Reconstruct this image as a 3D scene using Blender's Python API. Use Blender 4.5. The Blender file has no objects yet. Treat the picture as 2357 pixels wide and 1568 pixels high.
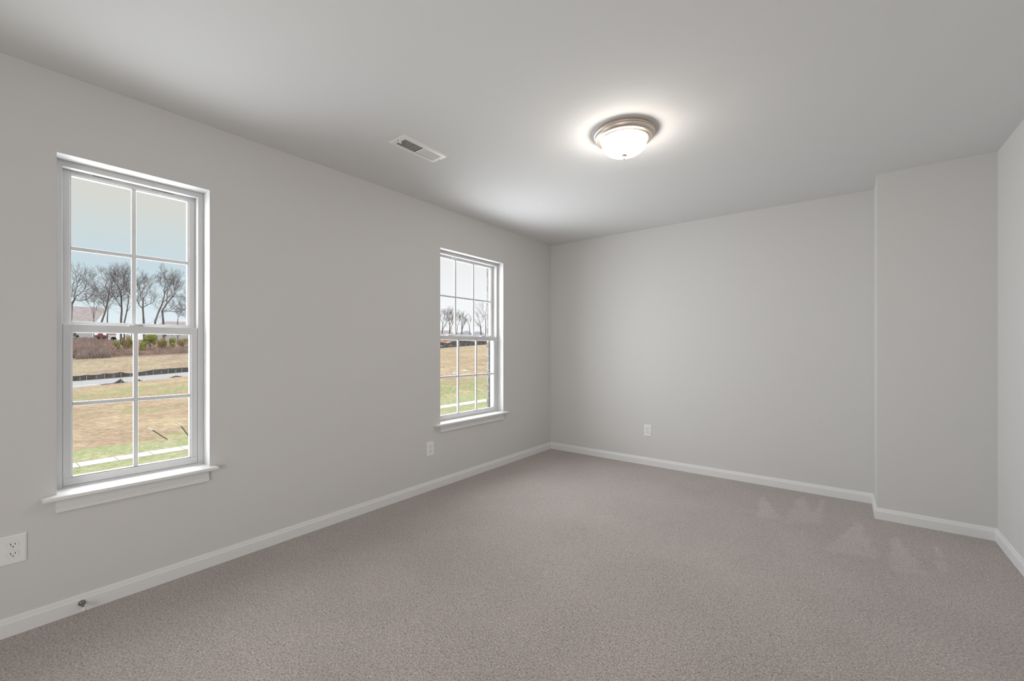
import bpy, bmesh, math, random
from mathutils import Vector, Matrix, noise as mnoise

# ------------------------------------------------------------------ camera, sky, lights, exposure
S = bpy.context.scene
COL = S.collection
W, H = 2357.0, 1568.0
FPX, YAW, CAMX, CAMZ, PPY = 977.7, 0.65962, 2.764, 1.2098, 801.0
cam = bpy.data.cameras.new('camera')
cam.sensor_width = 36.0
cam.sensor_fit = 'HORIZONTAL'
cam.lens = FPX / W * 36.0
cam.shift_x = 0.0003
cam.shift_y = (PPY - H / 2) / W
cam.clip_start = 0.02
cam.clip_end = 2000
camo = bpy.data.objects.new('camera', cam)
COL.objects.link(camo)
camo.location = (CAMX, 0, CAMZ)
camo.rotation_euler = (math.pi / 2, 0, YAW)
S.camera = camo

S.view_settings.view_transform = 'Standard'
S.view_settings.look = 'None'
S.view_settings.exposure = 0.0
S.view_settings.gamma = 1.0
S.view_settings.use_curve_mapping = False
S.cycles.use_denoising = True
S.cycles.max_bounces = 10
S.cycles.diffuse_bounces = 7
S.cycles.transparent_max_bounces = 24
S.cycles.sample_clamp_indirect = 6.0

WIN1_W, WIN2_W, REAR_FILL_W, BOWL_E, SKY_K = 18.5, 33.0, 17.0, 43.0, 1.0


def nd(nt, kind, **kw):
    n = nt.nodes.new(kind)
    for k, v in kw.items():
        setattr(n, k, v)
    return n


def lk(nt, a, b):
    nt.links.new(a, b)


def ramp(nt, fac, stops, interp='LINEAR'):
    r = nd(nt, 'ShaderNodeValToRGB')
    r.color_ramp.interpolation = interp
    el = r.color_ramp.elements
    while len(el) > len(stops):
        el.remove(el[-1])
    while len(el) < len(stops):
        el.new(0.5)
    for e, (p, c) in zip(el, stops):
        e.position = p
        e.color = (*c, 1) if len(c) == 3 else c
    lk(nt, fac, r.inputs['Fac'])
    return r.outputs['Color']


def math_n(nt, op, a, b=None, clamp=False):
    m = nd(nt, 'ShaderNodeMath', operation=op, use_clamp=clamp)
    for i, v in enumerate((a, b)):
        if v is None:
            continue
        if isinstance(v, (int, float)):
            m.inputs[i].default_value = v
        else:
            lk(nt, v, m.inputs[i])
    return m.outputs[0]


def mix_c(nt, fac, a, b):
    m = nd(nt, 'ShaderNodeMix', data_type='RGBA')
    for sock, v in ((m.inputs['Factor'], fac), (m.inputs['A'], a), (m.inputs['B'], b)):
        if isinstance(v, (int, float)):
            sock.default_value = v
        elif isinstance(v, tuple):
            sock.default_value = (*v, 1)
        else:
            lk(nt, v, sock)
    return m.outputs['Result']


# overcast sky: pale at the horizon, faint blue above it, creamy cloud higher, bright overhead
world = bpy.data.worlds.new('overcast_sky')
S.world = world
world.use_nodes = True
wt = world.node_tree
wt.nodes.clear()
tc = nd(wt, 'ShaderNodeTexCoord')
sp = nd(wt, 'ShaderNodeSeparateXYZ')
lk(wt, tc.outputs['Generated'], sp.inputs[0])
elev = math_n(wt, 'ADD', math_n(wt, 'MULTIPLY', sp.outputs['Z'], 0.5), 0.5)


def ev(deg):
    return 0.5 + 0.5 * math.sin(math.radians(deg))


west = ramp(wt, elev, [(0.0, (.30, .28, .24)), (ev(-1), (.62, .62, .60)), (ev(0.5), (.90, .94, .97)), (ev(4), (.74, .85, .90)),
                       (ev(8), (.60, .725, .785)), (ev(11), (.635, .72, .735)), (ev(14.5), (.70, .705, .655)),
                       (ev(25), (.70, .70, .64)), (ev(40), (1.6, 1.6, 1.6)), (1.0, (2.6, 2.65, 2.7))])
north = ramp(wt, elev, [(0.0, (.30, .28, .24)), (ev(-1), (.7, .7, .7)), (ev(1), (.97, .98, 1.0)), (ev(6), (.95, .97, .99)),
                        (ev(10), (.90, .905, .91)), (ev(16), (.86, .86, .85)), (ev(25), (.86, .87, .87)), (ev(40), (1.6, 1.6, 1.6)), (1.0, (2.6, 2.65, 2.7))])
azi = math_n(wt, 'DIVIDE', sp.outputs['Y'], math_n(wt, 'MAXIMUM', math_n(wt, 'ABSOLUTE', sp.outputs['X']), 0.05))
azf = nd(wt, 'ShaderNodeMapRange', interpolation_type='SMOOTHSTEP')
lk(wt, azi, azf.inputs['Value'])
azf.inputs['From Min'].default_value = 0.35
azf.inputs['From Max'].default_value = 0.85
bg = nd(wt, 'ShaderNodeBackground')
lk(wt, mix_c(wt, azf.outputs[0], west, north), bg.inputs['Color'])
bg.inputs['Strength'].default_value = SKY_K
wo = nd(wt, 'ShaderNodeOutputWorld')
lk(wt, bg.outputs[0], wo.inputs['Surface'])


def area(name, loc, rot, sx, sy, power, color, spread=180):
    l = bpy.data.lights.new(name, 'AREA')
    l.shape = 'RECTANGLE'
    l.size, l.size_y = sx, sy
    l.energy = power
    l.color = color
    l.spread = math.radians(spread)
    o = bpy.data.objects.new(name, l)
    COL.objects.link(o)
    o.location = loc
    o.rotation_euler = rot
    return o


R = math.radians
DAY = (.92, .953, 1.0)
area('daylight_window_near', (-.187, .5437, 1.32), (0, R(-90), 0), 1.44, .46, WIN1_W, DAY, 152)
area('daylight_window_far', (-.163, 2.9835, 1.32), (0, R(-90), 0), 1.44, .75, WIN2_W, DAY, 152)
area('rear_fill_light', (2.65, -1.95, 1.05), (R(90), 0, R(30)), 1.5, 1.7, REAR_FILL_W, (1.0, .96, .905), 120)  # added fill lamp behind the camera, turned towards the window wall

# ------------------------------------------------------------------ helpers


def px(x, y, xd):
    """point seen at photo pixel (x, y) at a distance xd west of the camera"""
    a, b = (x - W / 2) / FPX, (PPY - y) / FPX
    dx = -math.sin(YAW) + a * math.cos(YAW)
    dy = math.cos(YAW) + a * math.sin(YAW)
    t = -xd / dx
    return Vector((CAMX - xd, dy * t, CAMZ + b * t))


def bx(bm, x0, x1, y0, y1, z0, z1):
    vs = [bm.verts.new((x, y, z)) for x in (x0, x1) for y in (y0, y1) for z in (z0, z1)]
    for f in ((0, 1, 3, 2), (4, 6, 7, 5), (0, 4, 5, 1), (2, 3, 7, 6), (0, 2, 6, 4), (1, 5, 7, 3)):
        bm.faces.new([vs[i] for i in f])


def bxb(bm, x0, x1, y0, y1, z0, z1, b=.002, seg=2):
    t = bmesh.new()
    bx(t, x0, x1, y0, y1, z0, z1)
    bmesh.ops.bevel(t, geom=t.edges[:], offset=b, segments=seg, affect='EDGES', profile=.5)
    merge(bm, t)


def merge(bm, t, mat=None):
    mp = {}
    for v in t.verts:
        mp[v] = bm.verts.new(mat @ v.co if mat else v.co)
    for f in t.faces:
        try:
            bm.faces.new([mp[v] for v in f.verts])
        except ValueError:
            pass
    t.free()


def prism(bm, pts, axis, a0, a1):
    """extrude a 2-D outline along an axis: axis 0 -> pts are (y,z); 1 -> (x,z); 2 -> (x,y)"""
    def P(p, a):
        return (a, p[0], p[1]) if axis == 0 else (p[0], a, p[1]) if axis == 1 else (p[0], p[1], a)
    A = [bm.verts.new(P(p, a0)) for p in pts]
    B = [bm.verts.new(P(p, a1)) for p in pts]
    n = len(pts)
    bm.faces.new(A[::-1])
    bm.faces.new(B)
    for i in range(n):
        bm.faces.new((A[i], A[(i + 1) % n], B[(i + 1) % n], B[i]))


def lathe(bm, prof, cx, cy, n=48):
    rings = []
    for r, z in prof:
        if r < 1e-5:
            rings.append([bm.verts.new((cx, cy, z))])
        else:
            rings.append([bm.verts.new((cx + r * math.cos(2 * math.pi * k / n), cy + r * math.sin(2 * math.pi * k / n), z)) for k in range(n)])
    for a, b in zip(rings, rings[1:]):
        for k in range(n):
            k2 = (k + 1) % n
            if len(a) == 1 and len(b) == 1:
                continue
            if len(a) == 1:
                bm.faces.new((a[0], b[k2], b[k]))
            elif len(b) == 1:
                bm.faces.new((a[k], a[k2], b[0]))
            else:
                bm.faces.new((a[k], a[k2], b[k2], b[k]))


def tube(bm, pts, rads, n=5, caps=True):
    rings = []
    for i, p in enumerate(pts):
        p = Vector(p)
        d = (Vector(pts[min(i + 1, len(pts) - 1)]) - Vector(pts[max(i - 1, 0)])).normalized()
        u = d.orthogonal().normalized()
        v = d.cross(u)
        rings.append([bm.verts.new(p + rads[i] * (math.cos(2 * math.pi * k / n) * u + math.sin(2 * math.pi * k / n) * v)) for k in range(n)])
    for a, b in zip(rings, rings[1:]):
        # match the rings where the orthogonal frame jumps
        off = min(range(n), key=lambda o: (a[0].co - b[o].co).length)
        for k in range(n):
            try:
                bm.faces.new((a[k], a[(k + 1) % n], b[(k + 1 + off) % n], b[(k + off) % n]))
            except ValueError:
                pass
    if caps:
        bm.faces.new(rings[0][::-1])
        bm.faces.new(rings[-1])


def obj(name, bm, mat, parent=None, smooth=False, loc=None):
    me = bpy.data.meshes.new(name)
    bmesh.ops.recalc_face_normals(bm, faces=bm.faces[:])
    bm.to_mesh(me)
    bm.free()
    if mat:
        me.materials.append(mat)
    if smooth:
        for p in me.polygons:
            p.use_smooth = True
    o = bpy.data.objects.new(name, me)
    COL.objects.link(o)
    if loc is not None:                     # put the origin at loc, geometry stays where it is
        me.transform(Matrix.Translation(-Vector(loc)))
        o.location = loc
    if parent:
        o.parent = parent
        pl = Vector((0, 0, 0))
        q = parent
        while q:
            pl += q.location
            q = q.parent
        me.transform(Matrix.Translation(-pl)) if loc is None else setattr(o, 'location', Vector(loc) - pl)
    return o


def autosmooth(o, ang=35):
    me = o.data
    for p in me.polygons:
        p.use_smooth = True
    bm = bmesh.new()
    bm.from_mesh(me)
    for e in bm.edges:
        if len(e.link_faces) == 2 and e.calc_face_angle(0) > R(ang):
            e.smooth = False
    bm.to_mesh(me)
    bm.free()
    return o


def empty(name, loc):
    o = bpy.data.objects.new(name, None)
    o.empty_display_size = .1
    COL.objects.link(o)
    o.location = loc
    return o


def tag(o, label=None, cat=None, group=None, kind=None):
    for k, v in (('label', label), ('category', cat), ('group', group), ('kind', kind)):
        if v:
            o[k] = v
    return o


def struct(name, bm, mat, label=None, cat=None):
    return tag(obj(name, bm, mat), label, cat, kind='structure')


# ------------------------------------------------------------------ materials


def mat(name, col, rough=.6, metal=0.0, bump=None, spec=None, var=None):
    m = bpy.data.materials.new(name)
    m.use_nodes = True
    nt = m.node_tree
    b = nt.nodes['Principled BSDF']
    b.inputs['Base Color'].default_value = (*col, 1)
    b.inputs['Roughness'].default_value = rough
    b.inputs['Metallic'].default_value = metal
    if spec is not None:
        b.inputs['Specular IOR Level'].default_value = spec
    t = nd(nt, 'ShaderNodeTexCoord')
    if var:
        sc, amt = var
        n = nd(nt, 'ShaderNodeTexNoise')
        n.inputs['Scale'].default_value = sc
        n.inputs['Detail'].default_value = 4
        lk(nt, t.outputs['Object'], n.inputs['Vector'])
        c0 = tuple(c * (1 - amt) for c in col)
        c1 = tuple(min(1, c * (1 + amt)) for c in col)
        lk(nt, ramp(nt, n.outputs['Fac'], [(.3, c0), (.7, c1)]), b.inputs['Base Color'])
    if bump:
        sc, st, dist = bump
        n = nd(nt, 'ShaderNodeTexNoise')
        n.inputs['Scale'].default_value = sc
        n.inputs['Detail'].default_value = 3
        lk(nt, t.outputs['Object'], n.inputs['Vector'])
        bp = nd(nt, 'ShaderNodeBump')
        bp.inputs['Strength'].default_value = st
        bp.inputs['Distance'].default_value = dist
        lk(nt, n.outputs['Fac'], bp.inputs['Height'])
        lk(nt, bp.outputs[0], b.inputs['Normal'])
    return m


M_WALL = mat('warm_grey_wall_paint', (.635, .628, .619), .85, bump=(260, .06, .001), spec=.2)
M_CEIL = mat('flat_white_ceiling_paint', (.70, .703, .703), .95, bump=(160, .08, .001), spec=.1)
M_TRIM = mat('white_trim_paint', (.75, .75, .746), .45, bump=(40, .015, .001))
M_VINYL = mat('white_window_vinyl', (.66, .66, .66), .45, bump=(90, .01, .001))
M_PLATE = mat('white_plastic', (.80, .80, .79), .35)
M_SLOT = mat('dark_slot', (.012, .011, .010), .7)
M_NICKEL = mat('brushed_nickel', (.70, .615, .54), .42, 1.0, bump=(300, .03, .001))
M_STEEL = mat('grey_metal', (.22, .22, .21), .42, .7)
M_RUBBER = mat('white_rubber', (.72, .73, .71), .6)
M_REG = mat('register_white_enamel', (.78, .775, .76), .4)
M_DUCT = mat('dark_duct', (.05, .05, .048), .8)
M_JAMB = mat('white_window_return', (.62, .62, .618), .6)
M_SEAM = mat('soft_seam_grey', (.52, .52, .51), .8)
M_GAP = mat('shadow_gap_grey', (.30, .30, .29), .9)

# clear window glass: mostly see-through, with a thin mirror-like sheen
M_GLASS = bpy.data.materials.new('window_glass')
M_GLASS.use_nodes = True
nt = M_GLASS.node_tree
nt.nodes.clear()
tr = nd(nt, 'ShaderNodeBsdfTransparent')
tr.inputs['Color'].default_value = (.985, .99, .99, 1)
gl = nd(nt, 'ShaderNodeBsdfGlossy')
gl.inputs['Roughness'].default_value = .02
lw = nd(nt, 'ShaderNodeLayerWeight')
lw.inputs['Blend'].default_value = .18
mx = nd(nt, 'ShaderNodeMixShader')
lk(nt, math_n(nt, 'MULTIPLY', lw.outputs['Fresnel'], .22), mx.inputs[0])
lk(nt, tr.outputs[0], mx.inputs[1])
lk(nt, gl.outputs[0], mx.inputs[2])
mo = nd(nt, 'ShaderNodeOutputMaterial')
lk(nt, mx.outputs[0], mo.inputs['Surface'])

# lit alabaster-style glass bowl
M_BOWL = bpy.data.materials.new('lit_frosted_glass')
M_BOWL.use_nodes = True
nt = M_BOWL.node_tree
b = nt.nodes['Principled BSDF']
b.inputs['Base Color'].default_value = (.85, .80, .70, 1)
b.inputs['Roughness'].default_value = .3
t = nd(nt, 'ShaderNodeTexCoord')
n = nd(nt, 'ShaderNodeTexNoise')
n.inputs['Scale'].default_value = 9
n.inputs['Detail'].default_value = 4
n.inputs['Distortion'].default_value = 1.5
lk(nt, t.outputs['Object'], n.inputs['Vector'])
lk(nt, ramp(nt, n.outputs['Fac'], [(.3, (1.0, .905, .79)), (.7, (1.0, .94, .86))]), b.inputs['Emission Color'])
b.inputs['Emission Strength'].default_value = BOWL_E

# cut-pile carpet
M_CARPET = bpy.data.materials.new('taupe_cut_pile_carpet')
M_CARPET.use_nodes = True
nt = M_CARPET.node_tree
b = nt.nodes['Principled BSDF']
b.inputs['Roughness'].default_value = 1.0
b.inputs['Specular IOR Level'].default_value = .05
b.inputs['Sheen Weight'].default_value = .45
b.inputs['Sheen Roughness'].default_value = .5
t = nd(nt, 'ShaderNodeTexCoord')


def nz(scale, detail=2.0, rough=.5, dist=0.0):
    n = nd(nt, 'ShaderNodeTexNoise')
    n.inputs['Scale'].default_value = scale
    n.inputs['Detail'].default_value = detail
    n.inputs['Roughness'].default_value = rough
    n.inputs['Distortion'].default_value = dist
    lk(nt, t.outputs['Object'], n.inputs['Vector'])
    return n.outputs['Fac']


fine = nz(150, 3, .65, .6)
mid = nz(38, 3, .6, .5)
big = nz(2.2, 3, .5, .4)
tuft = ramp(nt, fine, [(.29, (.085, .070, .064)), (.41, (.274, .232, .210)), (.55, (.412, .358, .331)), (.72, (.610, .546, .514))])
tone = math_n(nt, 'ADD', math_n(nt, 'MULTIPLY', mid, .26), math_n(nt, 'MULTIPLY', big, .30))
lay = nd(nt, 'ShaderNodeAttribute', attribute_name='pile_lay')
tone = math_n(nt, 'ADD', math_n(nt, 'ADD', tone, .79), math_n(nt, 'MULTIPLY', lay.outputs['Fac'], .20))
vm = nd(nt, 'ShaderNodeVectorMath', operation='SCALE')
lk(nt, tuft, vm.inputs[0])
lk(nt, tone, vm.inputs['Scale'])
lk(nt, vm.outputs[0], b.inputs['Base Color'])
bp = nd(nt, 'ShaderNodeBump')
bp.inputs['Strength'].default_value = .75
bp.inputs['Distance'].default_value = .006
lk(nt, math_n(nt, 'ADD', fine, math_n(nt, 'MULTIPLY', mid, .5)), bp.inputs['Height'])
lk(nt, bp.outputs[0], b.inputs['Normal'])

# brick
M_BRICK = bpy.data.materials.new('grey_brick')
M_BRICK.use_nodes = True
nt = M_BRICK.node_tree
b = nt.nodes['Principled BSDF']
b.inputs['Roughness'].default_value = .9
t = nd(nt, 'ShaderNodeTexCoord')
sx_ = nd(nt, 'ShaderNodeSeparateXYZ')
lk(nt, t.outputs['Object'], sx_.inputs[0])
mp_ = nd(nt, 'ShaderNodeCombineXYZ')
lk(nt, math_n(nt, 'ADD', sx_.outputs['X'], sx_.outputs['Y']), mp_.inputs['X'])
lk(nt, sx_.outputs['Z'], mp_.inputs['Y'])
br = nd(nt, 'ShaderNodeTexBrick')
br.inputs['Scale'].default_value = 1.0
br.inputs['Brick Width'].default_value = .2
br.inputs['Row Height'].default_value = .075
br.inputs['Mortar Size'].default_value = .006
br.inputs['Color1'].default_value = (.36, .335, .32, 1)
br.inputs['Color2'].default_value = (.46, .43, .41, 1)
br.inputs['Mortar'].default_value = (.60, .585, .56, 1)
lk(nt, mp_.outputs[0], br.inputs['Vector'])
lk(nt, br.outputs['Color'], b.inputs['Base Color'])

# ------------------------------------------------------------------ room shell
YF, XJ, YJ, XR, CZ = 4.3294, 2.9655, 3.9695, 3.5397, 2.44
YB = -1.6
W1 = dict(y0=.2505, y1=.8365, rec=.097, st=(.206, .866), ap=(.2488, .8275), cols=2, locks=(.5437,), z0=.5545, z1=2.0865)
W2 = dict(y0=2.543, y1=3.4235, rec=.072, st=(2.474, 3.466), ap=(2.546, 3.416), cols=3, locks=(2.74, 3.20), z0=.5515, z1=2.0885)


def wall_with_holes(x0, x1, ya, yb, za, zb, holes):
    bm = bmesh.new()
    ys = sorted({ya, yb, *[h[0] for h in holes], *[h[1] for h in holes]})
    for a, c in zip(ys, ys[1:]):
        h = [q for q in holes if q[0] <= a + 1e-6 and q[1] >= c - 1e-6]
        if h:
            bx(bm, x0, x1, a, c, za, h[0][2])
            bx(bm, x0, x1, a, c, h[0][3], zb)
        else:
            bx(bm, x0, x1, a, c, za, zb)
    bmesh.ops.remove_doubles(bm, verts=bm.verts[:], dist=1e-5)
    return bm


struct('wall_left', wall_with_holes(-.11, 0, YB - .1, YF + .11, -.02, CZ + .05,
       [(w['y0'], w['y1'], w['z0'] - .0185, w['z1']) for w in (W1, W2)]), M_WALL)
bm = bmesh.new(); bx(bm, 0, XJ, YF, YF + .11, -.02, CZ + .05); struct('wall_far', bm, M_WALL)
bm = bmesh.new(); bx(bm, XJ, XR + .12, YJ, YF + .11, -.02, CZ + .05); struct('wall_alcove', bm, M_WALL)
bm = bmesh.new(); bx(bm, XR, XR + .12, YB, YJ, -.02, CZ + .05); struct('wall_right', bm, M_WALL)
bm = bmesh.new()                                   # wall behind the camera, with a wide opening added for the fill lamp
bx(bm, 0, 1.3, YB - .1, YB, -.02, CZ + .05)
bx(bm, 3.45, XR + .12, YB - .1, YB, -.02, CZ + .05)
bx(bm, 1.3, 3.45, YB - .1, YB, 2.2, CZ + .05)
struct('wall_rear', bm, M_WALL)
bm = bmesh.new(); bx(bm, -.11, XR + .12, YB - .1, YF + .11, CZ, CZ + .06); struct('ceiling', bm, M_CEIL)

# carpet, with the lay of the pile left by the vacuum cleaner


def floor_px(x, y):
    a, b = (x - W / 2) / FPX, (PPY - y) / FPX
    t = -CAMZ / b
    return ((-math.sin(YAW) + a * math.cos(YAW)) * t + CAMX, (math.cos(YAW) + a * math.sin(YAW)) * t)


WEDGES = [[(1757, 1142), (1738, 1192), (1800, 1196)], [(1846, 1138), (1800, 1205), (1886, 1204)],
          [(1894, 1150), (1856, 1206), (1890, 1206)], [(1976, 1198), (1895, 1268), (2024, 1286)],
          [(2056, 1226), (2046, 1310), (2142, 1330)], [(2154, 1248), (2160, 1318), (2196, 1318)]]
WEDGES = [[floor_px(*p) for p in w] for w in WEDGES]


def in_tri(p, t):
    s = [(t[(i + 1) % 3][0] - t[i][0]) * (p[1] - t[i][1]) - (t[(i + 1) % 3][1] - t[i][1]) * (p[0] - t[i][0]) for i in range(3)]
    return all(v >= 0 for v in s) or all(v <= 0 for v in s)


bm = bmesh.new()
nx, ny = 142, 238
g = [[bm.verts.new((-.005 + (XR + .01) * i / nx, YB - .4 + (YF + .005 - YB + .4) * j / ny, 0)) for j in range(ny + 1)] for i in range(nx + 1)]
for i in range(nx):
    for j in range(ny):
        bm.faces.new((g[i][j], g[i + 1][j], g[i + 1][j + 1], g[i][j + 1]))
fl = struct('floor', bm, M_CARPET)
at = fl.data.attributes.new('pile_lay', 'FLOAT', 'POINT')
for i, v in enumerate(fl.data.vertices):
    p = (v.co.x, v.co.y)
    s = 0.0
    for w in WEDGES:
        if in_tri(p, w):
            f = math.dist(p, w[0]) / (.5 * (math.dist(w[0], w[1]) + math.dist(w[0], w[2])))
            s = 1.05 * (1 - .55 * min(1, f) ** 1.5)
    if s == 0 and v.co.x > 1.6 and v.co.y > 2.9:
        s = -.15
    s += .25 * mnoise.noise(Vector((p[0] * 1.7 + p[1] * .6, p[1] * .8, 3)))
    at.data[i].value = s

# baseboards: moulded profile, mitred at the corners
BPROF = [(0, -.005), (.0135, -.005), (.0135, .0545), (.0118, .0575), (.0090, .0640), (.0085, .0690), (.0060, .0705), (.0045, .0740), (.0035, .0785), (0, .0785)]


def baseboard(name, p0, p1, nrm, m0, m1):
    """runs p0->p1 along the wall; nrm points into the room; m = +1/-1/0 mitre lengthening at each end"""
    d = (Vector(p1) - Vector(p0)).normalized()
    bm = bmesh.new()
    A, B = [], []
    for t, z in BPROF:
        q = Vector(nrm) * t
        A.append(bm.verts.new((p0[0] + q.x - d.x * t * m0, p0[1] + q.y - d.y * t * m0, z)))
        B.append(bm.verts.new((p1[0] + q.x + d.x * t * m1, p1[1] + q.y + d.y * t * m1, z)))
    n = len(BPROF)
    bm.faces.new(A[::-1]); bm.faces.new(B)
    for i in range(n):
        bm.faces.new((A[i], A[(i + 1) % n], B[(i + 1) % n], B[i]))
    return struct(name, bm, M_TRIM)


baseboard('baseboard_left', (0, YB), (0, YF), (1, 0), 0, -1)
baseboard('baseboard_far', (0, YF), (XJ, YF), (0, -1), -1, -1)
baseboard('baseboard_corner', (XJ, YF), (XJ, YJ), (-1, 0), -1, 1)
baseboard('baseboard_alcove', (XJ, YJ), (XR, YJ), (0, -1), 1, -1)
baseboard('baseboard_right', (XR, YJ), (XR, YB), (-1, 0), -1, 0)

# ------------------------------------------------------------------ windows


def ring(bm, xa, xb, y0, y1, z0, z1, side, top, bot, b=.0015, rail=False):
    zs = z0 + bot if rail else z0
    bxb(bm, xa, xb, y0, y0 + side, zs, z1, b)
    bxb(bm, xa, xb, y1 - side, y1, zs, z1, b)
    if rail:
        bxb(bm, xa, xb + .001, y0, y1, z0, z0 + bot, b)
    bxb(bm, xa, xb, y0 + side - .0005, y1 - side + .0005, z1 - top, z1, b)
    bxb(bm, xa, xb, y0 + side - .0005, y1 - side + .0005, z0, z0 + bot, b)


def window(name, w):
    y0, y1, z0, z1, rec = w['y0'], w['y1'], w['z0'], w['z1'], w['rec']
    yc = (y0 + y1) / 2
    xf = -rec
    root = tag(empty(name, (xf, yc, z0)), kind='structure')
    T = .003
    # white returns lining the opening
    bm = bmesh.new()
    bx(bm, xf, .0006, y0, y0 + T, z0, z1)
    bx(bm, xf, .0006, y1 - T, y1, z0, z1)
    bx(bm, xf, .0006, y0 + T, y1 - T, z1 - T, z1)
    obj('jamb', bm, M_JAMB, root)
    a0, a1 = y0 + T, y1 - T
    FS = .030
    bm = bmesh.new()
    ring(bm, xf - .085, xf, a0, a1, z0 - .005, z1 - T, FS - T, .022, .0125)
    for s in (a0 + FS - T - .0055, a1 - FS + T + .0005):           # raised lips beside the upper sash
        bx(bm, xf - .03, xf + .0025, s, s + .005, 1.3215, z1 - .026)
    bx(bm, xf - .03, xf + .0025, a0 + FS - T, a1 - FS + T, z1 - .0305, z1 - .0255)
    obj('frame', bm, M_VINYL, root)
    i0, i1 = y0 + FS + .0012, y1 - FS - .0012
    ST = .0335
    ZM0, ZM1 = 1.2815, 1.3212
    zt = z1 - .0265

    def sash(nm, xa, za, zb, top, bot, glass_x):
        bm = bmesh.new()
        ring(bm, xa - .032, xa, i0, i1, za, zb, ST - .005, top - .004, bot - .004, rail=nm == 'lower_sash')
        ring(bm, xa - .030, xa - .007, i0 + ST - .0055, i1 - ST + .0055, za + bot - .0045, zb - top + .0045, .0055, .0045, .0045, .0008)
        s = obj(nm, bm, M_VINYL, root)
        q0, q1, r0, r1 = i0 + ST, i1 - ST, za + bot, zb - top
        bm = bmesh.new()
        bx(bm, glass_x - .0018, glass_x + .0018, q0 - .002, q1 + .002, r0 - .002, r1 + .002)
        obj('glass_pane', bm, M_GLASS, s)
        mw = .0097
        for k in range(1, w['cols']):
            ym = q0 + (q1 - q0) * k / w['cols']
            bm = bmesh.new()
            bxb(bm, glass_x - .0065, glass_x + .0065, ym - mw, ym + mw, r0 - .001, r1 + .001, .003)
            obj('muntin', bm, M_VINYL, s)
        zm = (r0 + r1) / 2 + .002
        bm = bmesh.new()
        bxb(bm, glass_x - .0062, glass_x + .0062, q0 - .001, q1 + .001, zm - mw, zm + mw, .003)
        obj('muntin', bm, M_VINYL, s)
        return s

    up = sash('upper_sash', xf - .044, 1.300, zt, .0255, .0375, xf - .061)
    lo = sash('lower_sash', xf - .003, z0 + .0085, ZM1, .0385, .0385, xf - .021)
    for yl in w['locks']:                                # cam lock on the meeting rail
        bm = bmesh.new()
        bxb(bm, xf - .030, xf - .006, yl - .030, yl + .030, ZM1 - .001, ZM1 + .006, .002)
        bxb(bm, xf - .026, xf - .012, yl - .012, yl + .012, ZM1 + .006, ZM1 + .013, .003)
        bxb(bm, xf - .022, xf + .003, yl + .006, yl + .036, ZM1 + .0065, ZM1 + .011, .002)
        obj('sash_lock', bm, M_VINYL, root)
    if w['cols'] == 2:                                  # two finger slots in the top of the upper sash
        for a, c in ((yc - .155, yc - .085), (yc + .07, yc + .16)):
            bm = bmesh.new()
            bx(bm, xf - .0445, xf - .0432, a, c, zt - .0065, zt - .002)
            obj('finger_slot', bm, M_GAP, up)
    else:
        bm = bmesh.new()
        bxb(bm, xf - .044, xf - .030, yc - .20, yc - .12, zt - .012, zt - .002, .003)
        obj('tilt_latch', bm, M_VINYL, up)
    # stool and apron
    s0, s1 = w['st']
    bm = bmesh.new()
    prism(bm, [(xf - .002, a0), (xf - .002, a1), (.0, a1), (.0, s1), (.050, s1), (.050, s0), (.0, s0), (.0, a0)], 2, z0 - .0185, z0)
    bmesh.ops.recalc_face_normals(bm, faces=bm.faces[:])
    ed = [e for e in bm.edges if all(v.co.x > .04 for v in e.verts) or (all(v.co.x > -.001 for v in e.verts) and (all(abs(v.co.y - s0) < 1e-4 for v in e.verts) or all(abs(v.co.y - s1) < 1e-4 for v in e.verts)) and abs(e.verts[0].co.z - e.verts[1].co.z) < 1e-4)]
    bmesh.ops.bevel(bm, geom=ed, offset=.0055, segments=3, affect='EDGES', profile=.5)
    autosmooth(obj('stool', bm, M_TRIM, root))
    p0, p1 = w['ap']
    bm = bmesh.new()
    prism(bm, [(0, z0 - .0180), (.011, z0 - .0180), (.0112, z0 - .030), (.0118, z0 - .050), (.0135, z0 - .0535), (.0165, z0 - .0560), (.0165, z0 - .0605), (.0150, z0 - .0620), (.0165, z0 - .0640), (.0165, z0 - .0760), (.0145, z0 - .0780), (0, z0 - .0780)], 1, p0, p1)
    obj('apron', bm, M_TRIM, root)
    return root


window('window_1', W1)
window('window_2', W2)

# brick outer skin of the house, seen past the frames
bm = wall_with_holes(-.215, -.188, -4.0, 7.5, -3.5, 2.95, [(.268, .820, .50, 2.12), (2.560, 3.408, .50, 2.12)])
struct('wall_exterior', bm, M_BRICK)

# ------------------------------------------------------------------ ceiling light
LX, LY = 1.785, 2.31
lamp = tag(empty('flush_mount_light', (LX, LY, CZ)), 'lit flush ceiling light with frosted bowl in a brushed nickel ring', 'ceiling light')
bm = bmesh.new()
lathe(bm, [(0, CZ), (.1640, CZ), (.1665, 2.4370), (.1695, 2.4300), (.1708, 2.4250), (.1698, 2.4215), (.1672, 2.4200), (.1655, 2.4188),
           (.1648, 2.4140), (.1625, 2.4080), (.1585, 2.4030), (.1560, 2.4018), (.1562, 2.4000), (.1545, 2.3980), (.1520, 2.3972), (.1485, 2.3960),
           (.1420, 2.3935), (.1375, 2.3915), (.1375, 2.3898), (.1345, 2.3880), (.1275, 2.3880), (.1255, 2.3905), (.1255, 2.4040), (.0, 2.4050)], LX, LY, 72)
autosmooth(obj('canopy', bm, M_NICKEL, lamp), 40)
bm = bmesh.new()
prof = [(.1232, 2.396), (.1238, 2.388), (.1236, 2.3780)]
for k in range(1, 15):
    a = k / 14 * math.pi / 2
    prof.append((.1236 * math.cos(a) ** .72, 2.3780 - .0668 * math.sin(a)))
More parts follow.
